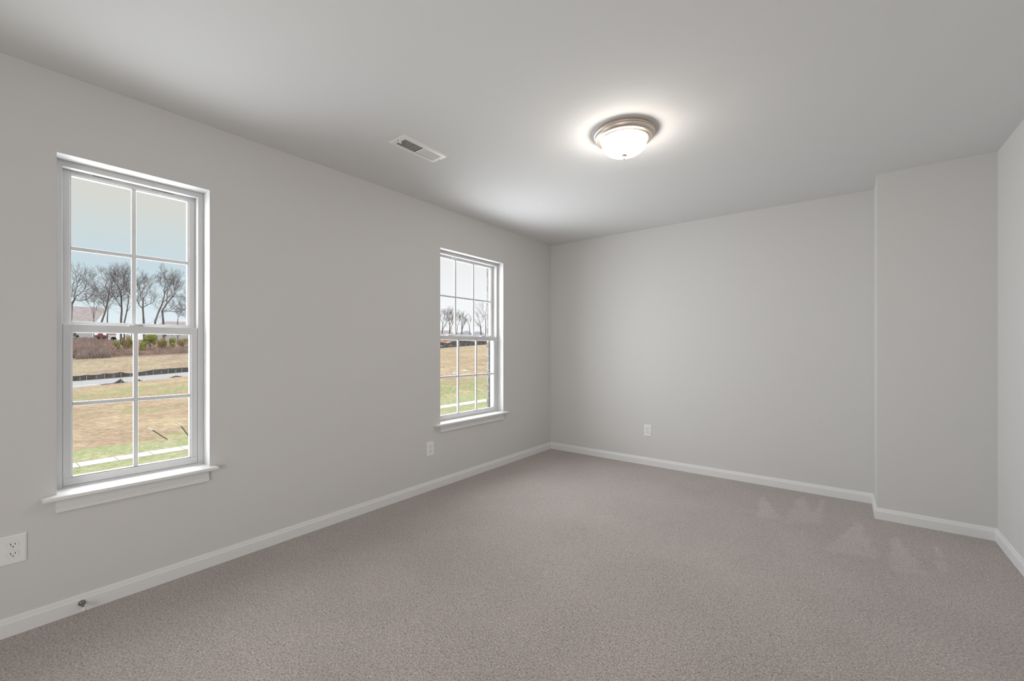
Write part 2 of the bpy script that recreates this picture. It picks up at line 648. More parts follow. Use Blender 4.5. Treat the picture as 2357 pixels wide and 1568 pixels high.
prof[-1] = (0, 2.3112)
lathe(bm, prof, LX, LY, 64)
tag(obj('glass_bowl', bm, M_BOWL, lamp, True), 'glowing frosted white glass bowl')
bm = bmesh.new()
lathe(bm, [(r_, z_ + .0085) for r_, z_ in [(0, 2.3050), (.0180, 2.3045), (.0185, 2.3022), (.0160, 2.2985), (.0085, 2.2955), (.0050, 2.2940), (.0046, 2.2925), (.0062, 2.2910),
           (.0062, 2.2890), (.0042, 2.2870), (.0058, 2.2845), (.0064, 2.2810), (.0052, 2.2780), (.0025, 2.2755), (0, 2.2750)]], LX, LY, 24)
obj('finial', bm, M_NICKEL, lamp, True)

# ------------------------------------------------------------------ ceiling air register
VX0, VX1, VY0, VY1 = .6240, .7775, 1.5515, 1.9060
reg = tag(empty('air_register', ((VX0 + VX1) / 2, (VY0 + VY1) / 2, CZ)), 'white metal air register with two banks of louvres in the ceiling', 'air vent')
ix0, ix1, iy0, iym0, iym1, iy1 = .6585, .7440, 1.5845, 1.7215, 1.7365, 1.8730
bm = bmesh.new()
zo, zi = CZ - .0015, CZ - .0075


def frame_quad(o, i):
    vo = [bm.verts.new(p) for p in o]
    vi = [bm.verts.new(p) for p in i]
    for k in range(4):
        bm.faces.new((vo[k], vo[(k + 1) % 4], vi[(k + 1) % 4], vi[k]))


def rect(x0, x1, y0, y1, z):
    return [(x0, y0, z), (x1, y0, z), (x1, y1, z), (x0, y1, z)]


frame_quad(rect(VX0, VX1, VY0, VY1, CZ), rect(VX0, VX1, VY0, VY1, zo))
frame_quad(rect(VX0, VX1, VY0, VY1, zo), rect(VX0 + .010, VX1 - .010, VY0 + .010, VY1 - .010, zi))
# face plate around both louvre banks
X = [VX0 + .010, ix0, ix1, VX1 - .010]
Y = [VY0 + .010, iy0, iym0, iym1, iy1, VY1 - .010]
for i in range(3):
    for j in range(5):
        if i == 1 and j in (1, 3):
            continue
        bm.faces.new([bm.verts.new(p) for p in rect(X[i], X[i + 1], Y[j], Y[j + 1], zi)])
bmesh.ops.remove_doubles(bm, verts=bm.verts[:], dist=1e-5)
obj('face_plate', bm, M_REG, reg)
bm = bmesh.new()
bx(bm, ix0 - .002, ix1 + .002, iy0 - .002, iy1 + .002, CZ - .0012, CZ - .0004)
obj('duct_opening', bm, M_DUCT, reg)
NL = 11
for bank, (ya, yb, sgn) in enumerate(((iy0, iym0, 1), (iym1, iy1, -1))):
    for k in range(NL):
        yc = ya + (yb - ya) * (k + .5) / NL
        w = (yb - ya) / NL
        bm = bmesh.new()
        t = .00055
        if sgn > 0:      # tilted so that the near bank shows the dark gaps
            c = [(yc - w * .50, CZ - .0074), (yc - w * .50 + .0036, CZ - .0075), (yc - w * .02, CZ - .0016), (yc - w * .02 - t * 2, CZ - .0015)]
        else:            # tilted the other way: the slats cover each other
            c = [(yc + w * .45, CZ - .0074), (yc + w * .45 + t * 2, CZ - .0072), (yc - w * .50, CZ - .0016), (yc - w * .50 - t * 2, CZ - .0018)]
        prism(bm, c, 0, ix0 - .001, ix1 + .001)
        obj('louvre', bm, M_REG, reg)
bm = bmesh.new()
bxb(bm, .6930, .7030, iy0 - .0040, iy0 + .0075, zi - .009, zi + .001, .001)
obj('damper_lever', bm, M_REG, reg)
for yy in ((VY0 + iy0) / 2 - .002, (iy1 + VY1) / 2 + .002):
    bm = bmesh.new()
    lathe(bm, [(0, zi - .0018), (.0025, zi - .0014), (.0036, zi + .0005)], .7005, yy, 14)
    obj('screw', bm, M_STEEL, reg)

# ------------------------------------------------------------------ wall outlets (built facing +X at the origin)


def stadium(w, h, n=10):
    """duplex receptacle face: circle clipped flat at top and bottom"""
    r = w / 2
    a0 = math.asin(min(1, (h / 2) / r))
    pts = []
    for k in range(n + 1):
        a = -a0 + 2 * a0 * k / n
        pts.append((r * math.cos(a), r * math.sin(a)))
    for k in range(n + 1):
        a = math.pi - a0 + 2 * a0 * k / n
        pts.append((r * math.cos(a), r * math.sin(a)))
    return pts


def outlet(loc, w, h, rot, label):
    root = tag(empty('electrical_outlet', (0, 0, 0)), label, 'outlet', 'white duplex wall outlets')
    bm = bmesh.new()
    vb = [bm.verts.new((0, sy * w / 2, sz * h / 2)) for sy, sz in ((-1, -1), (1, -1), (1, 1), (-1, 1))]
    vm_ = [bm.verts.new((.0030, sy * w / 2, sz * h / 2)) for sy, sz in ((-1, -1), (1, -1), (1, 1), (-1, 1))]
    vt = [bm.verts.new((.0062, sy * (w / 2 - .005), sz * (h / 2 - .005))) for sy, sz in ((-1, -1), (1, -1), (1, 1), (-1, 1))]
    for A, B in ((vb, vm_), (vm_, vt)):
        for k in range(4):
            bm.faces.new((A[k], A[(k + 1) % 4], B[(k + 1) % 4], B[k]))
    bm.faces.new(vt)
    bm.faces.new(vb[::-1])
    obj('cover_plate', bm, M_PLATE, root)
    for zc in (.0195, -.0195):
        bm = bmesh.new()
        prism(bm, [(y, z + zc) for y, z in stadium(.0352, .0296)], 0, .0055, .00655)
        obj('cutout_gap', bm, M_SEAM, root)
        bm = bmesh.new()
        prism(bm, [(y, z + zc) for y, z in stadium(.0340, .0284)], 0, .0055, .0074)
        rc = obj('receptacle', bm, M_PLATE, root)
        for ys, hh in ((-.0063, .0088), (.0063, .0072)):
            bm = bmesh.new()
            bx(bm, .0070, .00755, ys - .0011, ys + .0011, zc + .0040 - hh / 2, zc + .0040 + hh / 2)
            obj('slot', bm, M_SLOT, rc)
        bm = bmesh.new()
        pr = [(.0026 * math.cos(a), .0026 * math.sin(a)) for a in [math.pi + math.pi * k / 8 for k in range(9)]]
        pr += [(.0026, .0014), (-.0026, .0014)]
        prism(bm, [(y, z + zc - .0062) for y, z in pr], 0, .0070, .00755)
        obj('ground_hole', bm, M_SLOT, rc)
    bm = bmesh.new()
    lathe(bm, [(.0033, 0), (.0030, .0006), (.0020, .0011), (0, .0012)], 0, 0, 16)
    bmesh.ops.rotate(bm, verts=bm.verts[:], matrix=Matrix.Rotation(R(90), 3, 'Y'))
    bmesh.ops.translate(bm, verts=bm.verts[:], vec=(.0062, 0, 0))
    obj('screw', bm, M_PLATE, root)
    root.location = loc
    root.rotation_euler = (0, 0, rot)
    return root


outlet((0, .1265, .3588), .079, .122, 0, 'white wall outlet below and left of the large near window')
outlet((0, 2.4335, .3508), .077, .119, 0, 'white wall outlet on the window wall below the far window')
outlet((1.1875, YF, .3562), .077, .120, R(-90), 'white wall outlet alone on the far end wall')

# ------------------------------------------------------------------ baseboard door stop
ds = tag(empty('door_stop', (.0135, .331, .041)), 'small grey metal door stop with white rubber tip on the left baseboard', 'door stop')


def along_x(bm, prof, x0, y0, z0, n=20, tilt=0.0):
    t = bmesh.new()
    lathe(t, prof, 0, 0, n)
    merge(bm, t, Matrix.Translation((x0, y0, z0)) @ Matrix.Rotation(R(90 + tilt), 4, 'Y'))


bm = bmesh.new()
along_x(bm, [(0, 0), (.0125, 0), (.0128, .003), (.0115, .007), (.0085, .010), (.0062, .0115), (.0055, .013)], .0130, .331, .041, tilt=8)
obj('base', bm, M_STEEL, ds, True)
bm = bmesh.new()
along_x(bm, [(.0055, .010), (.0050, .016), (.0050, .046), (.0056, .050)], .0130, .331, .041, tilt=8)
obj('stem', bm, M_STEEL, ds, True)
bm = bmesh.new()
along_x(bm, [(.0060, .0485), (.0080, .0495), (.0085, .058), (.0072, .064), (.0035, .0665), (0, .067)], .0130, .331, .041, tilt=8)
tag(obj('tip', bm, M_RUBBER, ds, True), 'white rubber tip')

# ------------------------------------------------------------------ outdoors: ground
XD = [4, 10, 23.55, 24.6, 27.1, 36, 45, 56, 65.6, 66.6, 73, 75, 86, 98, 106, 114, 128, 150, 240]
ZT = {
    .1101: [-3.40, -3.44, -3.47, -3.46, -3.40, -3.38, -3.35, -3.27, -3.18, -3.17, -2.89, -2.84, -1.85, -.55, .7, 2.0, 2.7, 3.3, 4.0],
    .2655: [-3.40, -3.42, -3.44, -3.43, -3.42, -3.30, -3.13, -2.78, -2.42, -2.38, -2.26, -2.22, -1.15, .10, 1.3, 2.5, 3.0, 3.5, 4.0],
    .9263: [-3.40, -3.40, -3.33, -3.27, -3.0, -2.05, -1.10, .07, 1.10, 1.18, 1.62, 1.72, 2.45, 3.15, 3.65, 4.15, 4.5, 4.7, 5.0],
    1.1432: [-3.40, -3.38, -3.33, -3.25, -2.95, -1.80, -.65, .75, 1.95, 2.06, 2.37, 2.46, 3.05, 3.70, 4.10, 4.47, 4.7, 4.9, 5.0],
}
RK = sorted(ZT)


def ground(xd, r):
    r = max(-.2, min(1.5, r))
    if r <= RK[0]:
        ra, rb = RK[0], RK[1]
        f = max(-.8, (r - ra) / (rb - ra)) * .4
    elif r >= RK[-1]:
        ra, rb = RK[-2], RK[-1]
        f = 1 + (r - rb) / (rb - ra) * .2
    else:
        ra, rb = next((a, c) for a, c in zip(RK, RK[1:]) if a <= r <= c)
        f = (r - ra) / (rb - ra)
        if ra == RK[1]:
            f = f * f * (3 - 2 * f) * .5 + f * .5
    xd = max(XD[0], min(XD[-1], xd))
    k = next(i for i in range(len(XD) - 1) if XD[i] <= xd <= XD[i + 1])
    g_ = (xd - XD[k]) / (XD[k + 1] - XD[k])
    za = ZT[ra][k] * (1 - g_) + ZT[ra][k + 1] * g_
    zb = ZT[rb][k] * (1 - g_) + ZT[rb][k + 1] * g_
    return za * (1 - f) + zb * f


def ground_px(x, xd):
    """ground point in the direction of photo column x, xd west of the camera"""
    p = px(x, PPY, xd)
    return Vector((p.x, p.y, ground(xd, p.y / xd)))


def strip(name, xa, xb, material, step, dz=0.0, r0=-.25, r1=1.6, nr=150, wob=0.0, label=None, cat=None):
    bm = bmesh.new()
    n = max(1, int(round((xb - xa) / step)))
    g = []
    for i in range(n + 1):
        xd = xa + (xb - xa) * i / n
        row = []
        for j in range(nr + 1):
            r = r0 + (r1 - r0) * j / nr
            p = Vector((CAMX - xd, r * xd, ground(xd, r) + dz))
            if wob:
                p.z += wob * min(1, 1.6 * math.sin(math.pi * i / n)) * mnoise.noise(Vector((p.x * .35, p.y * .35, 1)))
            row.append(bm.verts.new(p))
        g.append(row)
    for i in range(n):
        for j in range(nr):
            bm.faces.new((g[i][j], g[i][j + 1], g[i + 1][j + 1], g[i + 1][j]))
    return struct(name, bm, material, label, cat)


def ground_mat(name, straw, green, dirt, masks, fine_sc=2.2, bias=0.0):
    """patchy turf: straw, green and bare colours mixed by noise; masks = (xd0, xd1, soft, r0, r1, amount) green belts"""
    m = bpy.data.materials.new(name)
    m.use_nodes = True
    nt = m.node_tree
    b = nt.nodes['Principled BSDF']
    b.inputs['Roughness'].default_value = 1.0
    b.inputs['Specular IOR Level'].default_value = 0.0
    t = nd(nt, 'ShaderNodeTexCoord')
    s = nd(nt, 'ShaderNodeSeparateXYZ')
    lk(nt, t.outputs['Object'], s.inputs[0])
    xd = math_n(nt, 'SUBTRACT', CAMX, s.outputs['X'])
    rr = math_n(nt, 'DIVIDE', s.outputs['Y'], xd)

    def nz2(sc, det=4, dist=.3, ro=.62):
        n = nd(nt, 'ShaderNodeTexNoise')
        n.inputs['Scale'].default_value = sc
        n.inputs['Detail'].default_value = det
        n.inputs['Roughness'].default_value = ro
        n.inputs['Distortion'].default_value = dist
        lk(nt, t.outputs['Object'], n.inputs['Vector'])
        return n.outputs['Fac']

    def band(v, lo, hi, soft):
        a = nd(nt, 'ShaderNodeMapRange', interpolation_type='SMOOTHSTEP')
        lk(nt, v, a.inputs['Value'])
        a.inputs['From Min'].default_value = lo - soft
        a.inputs['From Max'].default_value = lo + soft
        c = nd(nt, 'ShaderNodeMapRange', interpolation_type='SMOOTHSTEP')
        lk(nt, v, c.inputs['Value'])
        c.inputs['From Min'].default_value = hi - soft
        c.inputs['From Max'].default_value = hi + soft
        c.inputs['To Min'].default_value = 1
        c.inputs['To Max'].default_value = 0
        return math_n(nt, 'MULTIPLY', a.outputs[0], c.outputs[0])

    f1, f2, f3 = nz2(fine_sc, 8, .3, .72), nz2(.42, 6, .8), nz2(.16, 6, .8, .7)
    tot = math_n(nt, 'ADD', math_n(nt, 'MULTIPLY', f2, 1.1), math_n(nt, 'MULTIPLY', f1, .7))
    tot = math_n(nt, 'ADD', tot, bias - .88)
    for (x0, x1, so, r0, r1, am) in masks:
        q = math_n(nt, 'MULTIPLY', band(xd, x0, x1, so), band(rr, r0, r1, .06))
        tot = math_n(nt, 'ADD', tot, math_n(nt, 'MULTIPLY', q, am))
    g_ = nd(nt, 'ShaderNodeMapRange', interpolation_type='SMOOTHSTEP')
    lk(nt, tot, g_.inputs['Value'])
    g_.inputs['From Min'].default_value = .0
    g_.inputs['From Max'].default_value = .32
    br_ = mix_c(nt, ramp(nt, f3, [(.42, (0, 0, 0)), (.60, (1, 1, 1))]), straw, dirt)
    c = mix_c(nt, g_.outputs[0], br_, green)
    fv = nd(nt, 'ShaderNodeVectorMath', operation='SCALE')
    lk(nt, c, fv.inputs[0])
    lk(nt, math_n(nt, 'ADD', math_n(nt, 'MULTIPLY', nz2(fine_sc * 1.6, 10, .2, .80), 2.3), -.15), fv.inputs['Scale'])
    lk(nt, fv.outputs[0], b.inputs['Base Color'])
    return m


STRAW, GREEN, DIRT = (.49, .395, .265), (.335, .355, .185), (.40, .30, .215)
M_LAWN = ground_mat('young_lawn', (.47, .43, .28), (.35, .385, .205), (.42, .40, .26), [(4, 40, .5, -1, 3, .16)], 3.0)
M_FIELD = ground_mat('straw_covered_lot', STRAW, GREEN, DIRT,
                     [(48, 60, 4, -1, .55, .24), (27, 33, 3, .45, 3, .32), (38, 43, 2, -1, .5, .14), (62, 67, 2, .5, 3, .10), (27, 29, 1, .18, .45, .3)], 1.6, -.10)
M_HILL = ground_mat('dry_hillside', (.43, .36, .255), (.36, .36, .21), (.37, .285, .215), [(74, 79, 2, -1, .6, .30), (90, 97, 3, -1, .6, .16)], 1.1, -.14)
M_LITTER = ground_mat('brown_leaf_litter', (.31, .225, .185), (.28, .245, .16), (.26, .19, .16), [], 1.1, -.2)
M_ROAD = mat('pale_asphalt', (.42, .42, .44), .9, var=(.8, .05))
M_CONC = mat('pale_concrete', (.66, .645, .60), .9, var=(2.5, .06))
M_JOINT = mat('walk_joint', (.30, .26, .22), .9)

strip('lawn_near', 4, 23.6, M_LAWN, .9, 0, wob=.02)
strip('lawn_verge', 24.55, 27.2, M_LAWN, .9)
strip('straw_field', 27.2, 66.0, M_FIELD, 1.2, wob=.10)
strip('road', 66.0, 73.0, M_ROAD, 1.2)
strip('hillside', 73.0, 97.4, M_HILL, 2.0, wob=.10)
strip('hill_crest', 97.0, 240, M_LITTER, 2.5, wob=.10)
# concrete walk with its cross joints (joint spacing 1.13 m)
bm = bmesh.new()
bj = bmesh.new()
yy = -4.0
gaps = []
while yy < 44:
    gaps.append(yy)
    yy += 1.13
for a, c in zip(gaps, gaps[1:]):
    a2, c2 = a + .012, c - .012
    v = []
    for xd in (23.55, 24.45):
        for y_ in (a2, c2):
            z = ground(xd, y_ / xd) + .03
            v.append((CAMX - xd, y_, z))
    top = [bm.verts.new(p) for p in (v[0], v[1], v[3], v[2])]
    bot = [bm.verts.new((p.co.x, p.co.y, p.co.z - .12)) for p in top]
    bm.faces.new(top)
    for k in range(4):
        bm.faces.new((top[k], bot[k], bot[(k + 1) % 4], top[(k + 1) % 4]))
swk = struct('sidewalk', bm, M_CONC)
for k in range(4, 38):
    a = gaps[k]
    z = ground(24, a / 24) + .012
    bx(bj, CAMX - 24.45, CAMX - 23.55, a - .013, a + .013, z - .05, z + .004)
obj('joint', bj, M_JOINT, swk)
# white kerb along the near side of the road, left part only
bm = bmesh.new()
kp = [ground_px(x, 65.7) for x in (120, 150, 180, 205, 224)]
tube(bm, [p + Vector((0, 0, .05)) for p in kp], [.17] * len(kp), 6)
struct('kerb', bm, M_CONC)

# ------------------------------------------------------------------ outdoors: silt fences and markers
M_FABRIC = mat('black_silt_fabric', (.10, .105, .115), .8, var=(1.2, .3))
M_STAKE = mat('pale_wood_stake', (.56, .47, .38), .8, var=(3, .12))
M_PRINT = mat('pale_print', (.32, .36, .40), .8)


def silt_fence(name, label, pts, height, sags, marks=True):
    """pts = ground points of the stakes; fabric hangs between them, sagging by the given fraction"""
    root = tag(empty(name, pts[0]), label, 'fence')
    for k, (a, c) in enumerate(zip(pts, pts[1:])):
        bm = bmesh.new()
        n = 8
        rows = []
        h0, h1, sg = height[k], height[k + 1], sags[k]
        for i in range(n + 1):
            f = i / n
            p = a.lerp(c, f)
            h = (h0 * (1 - f) + h1 * f) - sg * math.sin(math.pi * f) ** .8
            h = max(.04, h)
            off = .05 * math.sin(math.pi * f)
            rows.append([bm.verts.new((p.x + ox + off, p.y, p.z - .05 + z)) for ox, z in ((0, 0), (.012, 0), (.012, h + .05), (0, h + .05))])
        for r0_, r1_ in zip(rows, rows[1:]):
            for q in range(4):
                bm.faces.new((r0_[q], r0_[(q + 1) % 4], r1_[(q + 1) % 4], r1_[q]))
        bm.faces.new(rows[0][::-1]); bm.faces.new(rows[-1])
        fb = obj('fabric', bm, M_FABRIC, root)
        if marks and min(h0, h1) > .45 and sg < .25:
            m_ = a.lerp(c, .55)
            bm = bmesh.new()
            hh = (h0 + h1) / 2
            L = (c - a).length
            d = (c - a).normalized()
            for (c0, w_, za, zb) in ((0, .07, .60, .78), (0, .13, .50, .62), (0, .30, .34, .42), (0, .36, .18, .27)):
                p0, p1 = m_ + d * (c0 - w_ / 2) * L * .42, m_ + d * (c0 + w_ / 2) * L * .42
                fx = .064
                bmv = [bm.verts.new((p.x + fx, p.y, p.z + z * hh * .95)) for p, z in ((p0, za), (p1, za), (p1, zb), (p0, zb))]
                bm.faces.new(bmv)
            obj('printed_mark', bm, M_PRINT, fb)
    for k, p in enumerate(pts):
        bm = bmesh.new()
        top = p + Vector((.03, 0, height[k] + .08))
        tube(bm, [p + Vector((.03, 0, -.1)), top], [.035, .035], 4)
        obj('stake', bm, M_STAKE, root)
    return root


random.seed(5)
bp_ = [ground_px(x, 74.2) for x in (125, 166, 200, 241, 279, 318, 353, 387.5, 419, 450)]
silt_fence('silt_fence', 'black silt fence on stakes along the far edge of the road', bp_, [.62, .64, .66, .68, .72, .52, .70, .70, .68, .66],
           [.08, .06, .10, .10, .18, .05, .03, .03, .03, .03])
fp_ = [ground_px(x, 66.3) for x in (232, 244, 262, 279.5, 294)]
silt_fence('silt_fence', 'collapsed black silt fence sagging at the near side of the road', fp_, [.06, .10, .08, .52, .05], [.0, .02, .0, .20, .0], False)
fp2 = [ground_px(x, 66.3) for x in (318, 328)]
silt_fence('silt_fence', 'short stub of fallen silt fence right of the window bar', fp2, [.35, .05], [.08], False)
fp3 = [ground_px(x, 66.3) for x in (392, 405, 419)]
silt_fence('silt_fence', 'low flattened piece of silt fence at the right edge of the near window', fp3, [.04, .20, .04], [.0, .0], False)
fp4 = [ground_px(x, 66.5) for x in (1000, 1012, 1024, 1036, 1048, 1060, 1072, 1084, 1096, 1108, 1120, 1132)]
silt_fence('silt_fence', 'black silt fence at the top of the straw field in the far window', fp4, [.55, .5, .7, .45, .75, .7, .6, .6, .65, .6, .6, .6],
           [.1, .25, .1, .2, .05, .1, .1, .12, .05, .1, .1], False)
fp5 = [ground_px(x, 75.5) for x in (1000, 1014, 1026, 1039, 1052, 1064, 1076, 1089, 1102, 1115, 1128)]
silt_fence('silt_fence', 'second row of black silt fence behind the field in the far window', fp5, [.9, .95, .7, .9, 1.0, 1.0, .9, .7, .9, .95, .9],
           [.1, .1, .3, .1, .05, .05, .1, .2, .1, .05], False)

M_ROD = mat('green_grey_fibreglass', (.12, .15, .13), .6)
M_WHITE = mat('white_paint', (.85, .87, .90), .5)
for base, tip, lab in (((386, 1010.5), (343, 985), 'leaning grey marker rod with white cap, the left of two'),
                       ((436, 1001), (413, 975), 'leaning grey marker rod with white cap, beside the window edge')):
    b0 = px(*base, 26.9)
    b0.z = ground(26.9, b0.y / 26.9)
    t1 = px(*tip, 26.6)
    rd = tag(empty('marker_rod', b0), lab, 'marker', 'leaning utility marker rods')
    d = t1 - b0
    bm = bmesh.new()
    tube(bm, [b0 - d * .1, b0 + d * .84], [.026, .026], 8)
    obj('rod', bm, M_ROD, rd)
    bm = bmesh.new()
    tube(bm, [b0 + d * .82, b0 + d], [.036, .036], 8)
    obj('cap', bm, M_WHITE, rd)

# ------------------------------------------------------------------ outdoors: bare trees
M_BARK = mat('grey_brown_bark', (.21, .185, .185), .95, var=(1.5, .2))
M_TWIG = mat('twig_brown', (.235, .21, .21), .95)


def rot_about(v, axis, ang):
    return Matrix.Rotation(ang, 3, axis) @ v


def grow(segs, p, d, L, r, lev, maxlev, rng, spread, up):
    """random limb: a few bent pieces, side shoots on the way, a fork at the end"""
    n = 4 if lev < 3 else 3
    pts, rs = [p.copy()], [r]
    r_end = r * (.72 if lev < maxlev else .45)
    for i in range(n):
        ax = Vector((rng.uniform(-1, 1), rng.uniform(-1, 1), rng.uniform(-1, 1)))
        d = (d + ax * .21 + Vector((0, 0, up * .8))).normalized()
        p = p + d * (L / n)
        pts.append(p.copy())
        rs.append(r + (r_end - r) * (i + 1) / n)
        if lev < maxlev and i < n - 1 and rng.random() < .62:
            sd = rot_about(d, d.orthogonal().normalized(), rng.uniform(.5, .95) * spread)
            sd = rot_about(sd, d, rng.uniform(0, 6.28))
            grow(segs, p.copy(), sd, L * rng.uniform(.50, .75), max(.012, rs[-1] * .55), max(lev + 1, min(maxlev, lev + 1)), maxlev, rng, spread, up)
    segs.append((lev, pts, rs))
    if lev < maxlev:
        k = 2 if rng.random() < .75 else 3
        a0 = rng.uniform(0, 6.28)
        for q in range(k):
            sd = rot_about(d, d.orthogonal().normalized(), rng.uniform(.22, .62) * spread)
            sd = rot_about(sd, d, a0 + q * 6.28 / k + rng.uniform(-.5, .5))
            grow(segs, p.copy(), sd, L * rng.uniform(.66, .86), max(.012, r_end * rng.uniform(.68, .85)), lev + 1, maxlev, rng, spread, up)


def bare_tree(label, xd, trunk, limbs, crown_top, r0, seed, levels=4, spread=1.0, up=.06):
    """trunk: photo-pixel polyline at distance xd, starting at the ground; limbs: (start index, pixel end) of the main boughs"""
    rng = random.Random(seed)
    g0 = ground_px(trunk[0][0], xd)
    P = [g0 - Vector((0, 0, .3))] + [px(x, y, xd + rng.uniform(-.4, .4)) for x, y in trunk[1:]]
    root = tag(empty('bare_tree', g0), label, 'tree', 'leafless trees beyond the field')
    bm = bmesh.new()
    n = len(P)
    r0 *= .78
    rad = [r0 * (1 - .45 * i / (n - 1)) for i in range(n)]
    tube(bm, P, rad, 7)
    obj('trunk', bm, M_BARK, root)
    segs = []
    for (i, ex, ey) in limbs:
        s = P[i]
        e = px(ex, ey, xd + rng.uniform(-2.5, 2.5))
        d = (e - s)
        L = d.length
        ra = rad[i] * .66
        bend = Vector((rng.uniform(-.08, .08) * L, rng.uniform(-.09, .09) * L, rng.uniform(-.03, .06) * L))
        line = [s + d * f + bend * math.sin(math.pi * f) + (Vector((rng.uniform(-1, 1), rng.uniform(-1, 1), rng.uniform(-1, 1))) * .045 * L if 0 < f < 1 else Vector((0, 0, 0))) for f in (0, .2, .4, .6, .8, 1)]
        mid = line[3]
        segs.append((0, line, [ra * (1 - .4 * f) for f in (0, .2, .4, .6, .8, 1)]))
        dn = d.normalized()
        reach = max(1.2, (px(ex, crown_top, xd).z - e.z) * .42)
        for q in range(3):
            sd = rot_about(dn, dn.orthogonal().normalized(), rng.uniform(.1, .6) * spread)
            sd = rot_about(sd, dn, q * 2.1 + rng.uniform(-.5, .5))
            grow(segs, e.copy(), sd, reach * rng.uniform(.8, 1.15), ra * .5, 1, levels, rng, spread, up)
        for f in (.35, .6, .85):
            sp_ = line[{.35: 2, .6: 3, .85: 4}[f]]
            sd = rot_about(dn, dn.orthogonal().normalized(), rng.uniform(.6, 1.0) * spread)
            sd = rot_about(sd, dn, rng.uniform(0, 6.28))
            grow(segs, sp_, sd, reach * rng.uniform(.55, .85), ra * .35, 2, levels, rng, spread, up)
    big, fine_ = bmesh.new(), bmesh.new()
    for lev, pts, rs in segs:
        if lev <= 1:
            tube(big, pts, rs, 5, False)
        else:
            tube(fine_, pts, [max(.011, q) for q in rs], 3, False)
    obj('bough', big, M_BARK, root)
    tag(obj('twigs', fine_, M_TWIG, root), kind='stuff')
    return root


T = bare_tree
T('tall bare tree leaning right at the left edge of the near window', 112, [(163, 772), (163, 740), (166, 700), (172, 690)], [(3, 178, 655), (3, 190, 672), (2, 162, 690), (3, 196, 690)], 612, .30, 1, 4)
T('slim sapling before the brown house roof', 113, [(216.5, 772), (216.5, 735), (217, 708)], [(2, 213, 692), (2, 219, 690), (1, 205, 700), (1, 226, 702)], 676, .09, 2, 3, .7)
T('bare tree with crooked trunk in front of the house roof end', 112, [(232, 774), (235, 740), (245, 712), (249, 690), (251, 676)], [(4, 246, 650), (4, 257, 656), (3, 260, 680), (2, 236, 690)], 634, .22, 3, 4)
T('straight thin tree touching the end of the house roof', 114, [(247.5, 775), (247.8, 735), (249, 712)], [(2, 252, 690), (2, 245, 695), (2, 262, 690)], 655, .16, 4, 4)
T('tall bare tree left of the near window centre bar', 112, [(279, 786), (279.5, 735), (281, 715), (280, 690), (279, 672)], [(4, 272, 640), (4, 285, 650), (3, 293, 672), (2, 268, 690), (3, 266, 650)], 622, .24, 5, 4)
T('leaning bare tree close behind the near window centre bar', 115, [(287, 776), (287, 742), (292, 720), (297, 690)], [(3, 296, 650), (3, 290, 632), (2, 305, 700)], 616, .19, 6, 4)
T('bare tree with a wide fork right of the near window centre bar', 112, [(333, 782), (331.5, 738), (329.5, 710), (330.5, 692)], [(3, 322, 668), (3, 344, 662), (2, 314, 688), (3, 333, 655), (2, 346, 700)], 632, .27, 7, 4)
T('bare tree leaning right and crossing its neighbour', 112, [(356, 784), (358, 740), (366, 718), (374, 700), (379, 680)], [(4, 371, 656), (4, 388, 658), (3, 395, 680), (4, 380, 645)], 636, .25, 8, 4)
T('bare tree with a broad round crown at the right of the near window', 113, [(378, 782), (376.5, 738), (374, 716), (384, 700), (397, 684)], [(4, 404, 664), (4, 410, 682), (2, 392, 716), (3, 391, 662), (4, 400, 648)], 636, .27, 9, 4)
T('small bare tree low at the right edge of the near window', 114, [(410, 776), (409.5, 742), (411, 730)], [(2, 405, 715), (2, 416, 718), (2, 422, 724)], 700, .13, 10, 4)
T('spindly sapling between the two larger trees', 115, [(303, 776), (304, 740), (306, 722)], [(2, 301, 700), (2, 311, 702)], 680, .10, 11, 3)
T('bare tree half hidden by the left side of the far window', 112, [(1018, 790), (1019, 760), (1020, 745)], [(2, 1015, 730), (2, 1023, 732), (1, 1026, 748)], 712, .30, 12, 4, .8)
T('bare tree with round crown in the left column of the far window', 112, [(1035.5, 790), (1035.5, 765), (1036, 748)], [(2, 1032, 732), (2, 1041, 735), (1, 1042, 746), (2, 1036, 726)], 715, .36, 13, 4, .85)
T('hazy bare tree right of the first bar in the far window', 116, [(1052, 790), (1052, 768), (1053, 755)], [(2, 1049, 738), (2, 1057, 742)], 718, .28, 14, 4, .85)
T('narrow upright bare tree in the middle column of the far window', 113, [(1063.7, 790), (1063.7, 762), (1064, 745)], [(2, 1061, 733), (2, 1066.5, 735), (1, 1068, 748)], 726, .36, 15, 4, .6)
T('short dark bare trunk in the middle column of the far window', 112, [(1083, 790), (1082, 764), (1081, 750)], [(2, 1077, 742), (2, 1084, 740)], 734, .26, 16, 3, .8)
T('bare tree with a V fork in the right column of the far window', 104, [(1109, 790), (1107.5, 762), (1105.5, 745)], [(2, 1101, 730), (2, 1111, 730), (1, 1102, 748)], 706, .34, 17, 3, .9)
T('tall bare tree at the right end of the far window', 103, [(1117, 792), (1118.5, 765), (1118.5, 735)], [(2, 1112, 712), (2, 1121, 706), (2, 1111, 725)], 690, .28, 18, 3, .7)

# ------------------------------------------------------------------ outdoors: brush, shrubs
M_BRUSH = mat('dry_brush', (.47, .35, .305), .95, var=(.6, .25))
M_BRUSH2 = mat('grey_mauve_brush', (.42, .345, .325), .95, var=(.6, .22))


